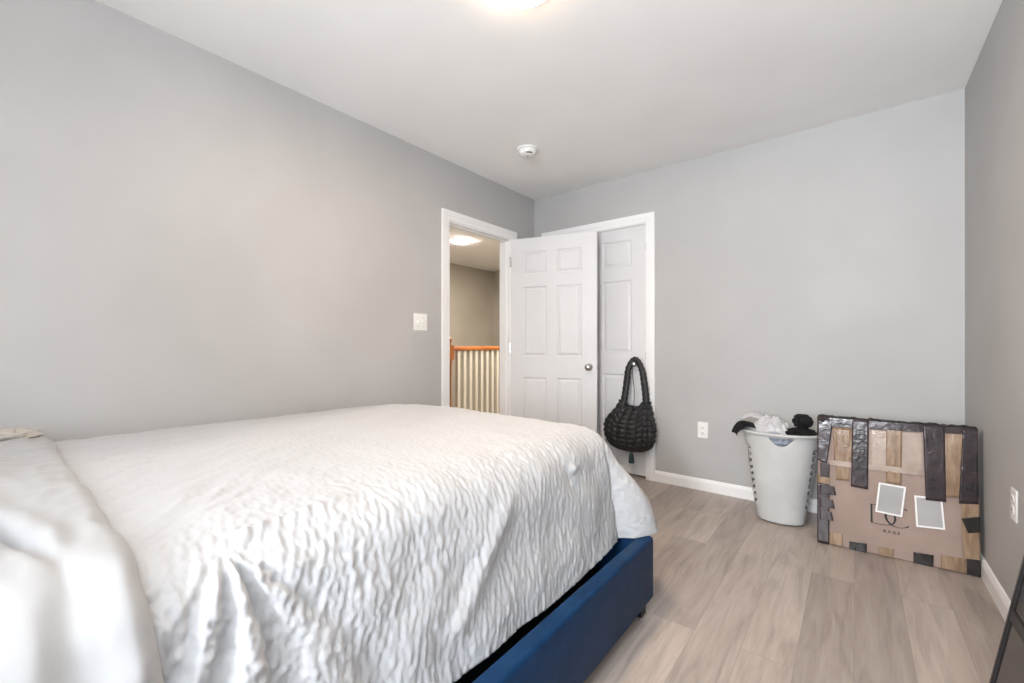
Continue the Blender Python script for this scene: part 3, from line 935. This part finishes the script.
layer = [0]
def strip(name, poly, mat, top=False, bottom=False, right=False, left=False, label=None, lift=None):
    """tape stuck on the front; its outline subdivided and slightly wrinkled; may wrap onto the top or a side."""
    layer[0] += 1
    y = -.0040-.00032*layer[0] if lift is None else lift
    (x0, z0), (x1, z1), (x2, z2), (x3, z3) = poly      # TL, TR, BR, BL
    bm = bmesh.new(); n, m_ = 10, 22; G = []
    for i in range(n+1):
        u = i/n; row = []
        for j in range(m_+1):
            v = j/m_
            x = (x3+(x2-x3)*u)*(1-v)+(x0+(x1-x0)*u)*v; z = (z3+(z2-z3)*u)*(1-v)+(z0+(z1-z0)*u)*v
            wr = .0009*noise.noise(Vector((x*40, z*25, layer[0])))
            row.append(bm.verts.new((x, y+wr, z)))
        if top:
            row += [bm.verts.new((row[-1].co.x, 0, BH+.0055)), bm.verts.new((row[-1].co.x, BD*.7, BH+.0055))]
        G.append(row)
    if right:
        G.append([bm.verts.new((BW/2+.0055, .002, v.co.z)) for v in G[-1]]); G.append([bm.verts.new((BW/2+.0055, BD*.7, v.co.z)) for v in G[-1]])
    if left:
        G.insert(0, [bm.verts.new((-BW/2-.0055, .002, v.co.z)) for v in G[0]]); G.insert(0, [bm.verts.new((-BW/2-.0055, BD*.7, v.co.z)) for v in G[0]])
    for a, b in zip(G, G[1:]):
        for k in range(len(a)-1): bm.faces.new((a[k], b[k], b[k+1], a[k+1]))
    o = obj(name, bm, mat, cb, smooth=True)
    s = o.modifiers.new('thickness', 'SOLIDIFY'); s.thickness = .0005
    if label: o['label'] = label
    return o, y
R = lambda x0, x1, z0, z1: [(x0, z1), (x1, z1), (x1, z0), (x0, z0)]
TT = BH+.002
# brown tape, long vertical strips
strip('tape', [(-.235, .618), (-.150, .622), (-.153, .432), (-.230, .428)], M['tape_tan'], label='tan tape strip')
strip('tape', [(-.224, .615), (-.160, .617), (-.166, .349), (-.223, .344)], M['tape_tan'])
strip('tape', [(-.090, .625), (.125, .628), (.125, .447), (-.092, .436)], M['tape_clear'], label='glossy pale tape sheet')
layer[0] += 6
strip('tape', [(-.018, .640), (.042, .640), (.036, .365), (-.022, .367)], M['tape_tan'])
strip('tape', [(.190, TT), (.260, TT), (.240, .345), (.190, .337)], M['tape_tan'], top=True)
strip('tape', [(-.262, .445), (.125, .452), (.125, .424), (-.262, .418)], M['tape_clear'])
strip('tape', [(.245, .350), (.303, .353), (.303, .010), (.247, .006)], M['tape_tan'], right=True)
strip('tape', [(.173, .068), (.255, .069), (.253, .004), (.173, .004)], M['tape_tan'])
strip('tape', [(-.052, .046), (.006, .047), (.003, .004), (-.051, .004)], M['tape_tan'])
strip('tape', [(-.250, .068), (-.194, .071), (-.195, .006), (-.249, .006)], M['tape_tan'])
strip('tape', [(-.300, .360), (-.249, .356), (-.249, .306), (-.300, .310)], M['tape_tan'], left=True)
# dark tape
DK = dict(label='dark purple brown printed tape')
strip('tape', [(-.302, TT), (.302, TT), (.302, .642), (-.302, .620)], M['tape_dark'], top=True, **DK)
strip('tape', [(-.302, TT), (-.232, TT), (-.262, .420), (-.302, .440)], M['tape_dark'], left=True, **DK)
strip('tape', [(-.290, .430), (-.250, .424), (-.251, .352), (-.290, .352)], M['tape_dark'], **DK)
strip('tape', [(-.153, TT), (-.086, TT), (-.092, .320), (-.161, .323)], M['tape_dark'], top=True, **DK)
strip('tape', [(.117, TT), (.193, TT), (.194, .315), (.123, .311)], M['tape_dark'], top=True, **DK)
strip('tape', [(.254, TT), (.303, TT), (.300, .327), (.236, .318)], M['tape_dark'], top=True, right=True, **DK)
strip('tape', [(-.302, .318), (-.250, .316), (-.252, .006), (-.302, .004)], M['tape_dark'], left=True, **DK)
for zc_, w_ in ((.285, .070), (.215, .064), (.150, .058)):
    strip('tape', [(-.292, zc_+.028), (-.292+w_-.008, zc_+.024), (-.292+w_, zc_-.020), (-.292, zc_-.026)], M['tape_dark'], **DK)
BK = dict(label='short black tape piece')
strip('tape', [(-.168, .042), (-.098, .048), (-.099, .004), (-.168, .004)], M['tape_black'], **BK)
strip('tape', [(.077, .054), (.148, .058), (.146, .004), (.077, .004)], M['tape_black'], **BK)
strip('tape', [(.257, .073), (.303, .079), (.303, .004), (.257, .004)], M['tape_black'], right=True, **BK)
strip('tape', [(.243, .252), (.303, .273), (.303, .204), (.264, .190)], M['tape_black'], right=True, **BK)
# ruched crest along the top edge
cr = bmesh.new(); rows = []
for j in range(7):
    row = []
    for i in range(91):
        x = -BW/2-.002+(BW+.004)*i/90; t = j/6*PI
        nz_ = noise.noise(Vector((x*38, j*.8, 4)))
        row.append(cr.verts.new((x, .012-.019*math.cos(t)+.003*nz_, BH+.003+(.008+.011*nz_)*math.sin(t))))
    rows.append(row)
for a, b in zip(rows, rows[1:]):
    for k in range(90): cr.faces.new((a[k], b[k], b[k+1], a[k+1]))
o = obj('tape', cr, M['tape_black'], cb, smooth=True); o['label'] = 'crinkled shiny dark tape along the top edge'

# faint print on the dark tape: outlined bars and letters
def bars(bm, segs, w, y):
    for (ax, az), (bx_, bz) in segs:
        d = Vector((bx_-ax, 0, bz-az)); l = d.length
        if l == 0: continue
        d /= l; n = Vector((-d.z, 0, d.x))*w/2
        p = [Vector((ax, y, az))-n, Vector((bx_, y, bz))-n, Vector((bx_, y, bz))+n, Vector((ax, y, az))+n]
        prism([(q.x, q.z) for q in p], y-.0008, y, bm)
def printed(cx, zs, y):
    for i, z in enumerate(zs):
        h, w2 = .024, .017
        segs = [((cx-w2, z-h), (cx+w2, z-h)), ((cx+w2, z-h), (cx+w2, z+h)), ((cx-w2, z-h), (cx-w2, z+h)), ((cx-w2, z), (cx+w2, z))]
        if i % 2: segs = [((cx-w2, z), (cx+w2, z)), ((cx+w2, z-h), (cx+w2, z+h)), ((cx-w2, z-h*.4), (cx-w2, z+h*.4))]
        bm = bmesh.new(); bars(bm, segs, .005, y)
        obj('tape_print', bm, M['ink_faint'], cb)
printed(-.122, (.595, .520, .445, .365), -.0152)
printed(.156, (.600, .510, .425, .355), -.0155)
printed(.272, (.600, .500, .400), -.0158)

# two shipping labels
def sticker(poly, y):
    c = (sum(p[0] for p in poly)/4, sum(p[1] for p in poly)/4)
    inn = [(c[0]+(x-c[0])*.86, c[1]+(z-c[1])*.89) for x, z in poly]
    o = obj('label_sheet', prism(poly, y-.0006, y), M['label_white'], cb)
    o['label'] = 'white edged grey shipping label'
    obj('label_face', prism(inn, y-.0011, y-.0006), M['label_grey'], o)
sticker([(.083, .325), (.181, .330), (.190, .185), (.089, .176)], -.0068)
sticker([(-.049, .363), (.054, .359), (.038, .209), (-.064, .214)], -.0062)
# the lettering: large overlapped D and C, small word beneath
def stroke(bm, pts, wfun, y):
    n = len(pts); L_, R_ = [], []
    for i, p in enumerate(pts):
        a = Vector(pts[max(0, i-1)]); b = Vector(pts[min(n-1, i+1)]); d = (b-a).normalized(); nrm = Vector((-d.y, d.x))
        w_ = wfun(i/(n-1))/2
        q = Vector(p); L_.append(q+nrm*w_); R_.append(q-nrm*w_)
    for i in range(n-1):
        prism([L_[i], R_[i], R_[i+1], L_[i+1]], y-.0006, y, bm)
lg = bmesh.new(); yl = -.0052
stroke(lg, [(-.078, .248), (-.078, .158)], lambda t: .0075, yl)
stroke(lg, [(-.086, .248), (-.05, .249), (-.02, .246)] , lambda t: .0025, yl)
stroke(lg, [(-.082, .158), (-.045, .155), (-.015, .158), (.006, .170), (.013, .190), (.010, .212), (-.004, .232), (-.02, .245)], lambda t: .0025+.0055*math.sin(PI*min(1, max(0, (t-.30)/.6))), yl)
cpts = [(.026+.050*math.cos(math.radians(q)), .205+.050*math.sin(math.radians(q))) for q in range(52, 322, 8)]
cpts = [(x, z) for x, z in cpts]
stroke(lg, cpts, lambda t: .002+.0062*max(0, math.sin(PI*min(1, max(0, (t-.2)/.6)))) + .004*sm(.9, 1, t)+.003*sm(.1, 0, t), yl-.0007)
obj('printed_logo', lg, M['ink'], cb)
fc = bpy.data.curves.new('printed_word', 'FONT'); fc.body = 'BAGS'; fc.size = .0175; fc.space_character = 1.75; fc.extrude = .0003; fc.offset = .0004
fc.align_x = 'CENTER'
fo_ = bpy.data.objects.new('printed_word_curve', fc); C.objects.link(fo_)
dg = bpy.context.evaluated_depsgraph_get(); me = bpy.data.meshes.new_from_object(fo_.evaluated_get(dg))
bpy.data.objects.remove(fo_)
wo = bpy.data.objects.new('printed_word', me); C.objects.link(wo); me.materials.clear(); me.materials.append(M['ink'])
wo.parent = cb; wo.location = (-.002, -.0054, .121); wo.rotation_euler = (PI/2, 0, 0)

# ------------------------------------------------------------------ black panel leaning on the right wall
PW, PH, PT = .56, 1.10, .020
pan = thing('leaning_panel', 'glossy dark panel with black frame leaning on the right wall, cut by the photo corner', 'panel', (.2450, 1.45, .001))
lean = math.atan2(.048, .285)
pan.rotation_euler = (0, lean, 0)
# local: thickness along x (front face at x=0 facing -x), runs from y=0 back towards the camera, z up
fb = bmesh.new(); fw = .013
bx(fb, 0, PT, -fw, 0, 0, PH); bx(fb, 0, PT, -PW, -PW+fw, 0, PH); bx(fb, 0, PT, -PW+fw, -fw, 0, fw); bx(fb, 0, PT, -PW+fw, -fw, PH-fw, PH)
pan_x = .245 - .048/.285*.285
pan.location = (.2410-.285*math.tan(lean), 1.45, 0)
obj('frame', fb, M['frameblack'], pan, bevel=.002)
obj('glass', box(.004, .010, -PW+fw, -fw, fw, PH-fw), M['glossblack'], pan)
obj('cross_bar', box(.001, .012, -PW+fw, -fw, .455, .478), M['frameblack'], pan)
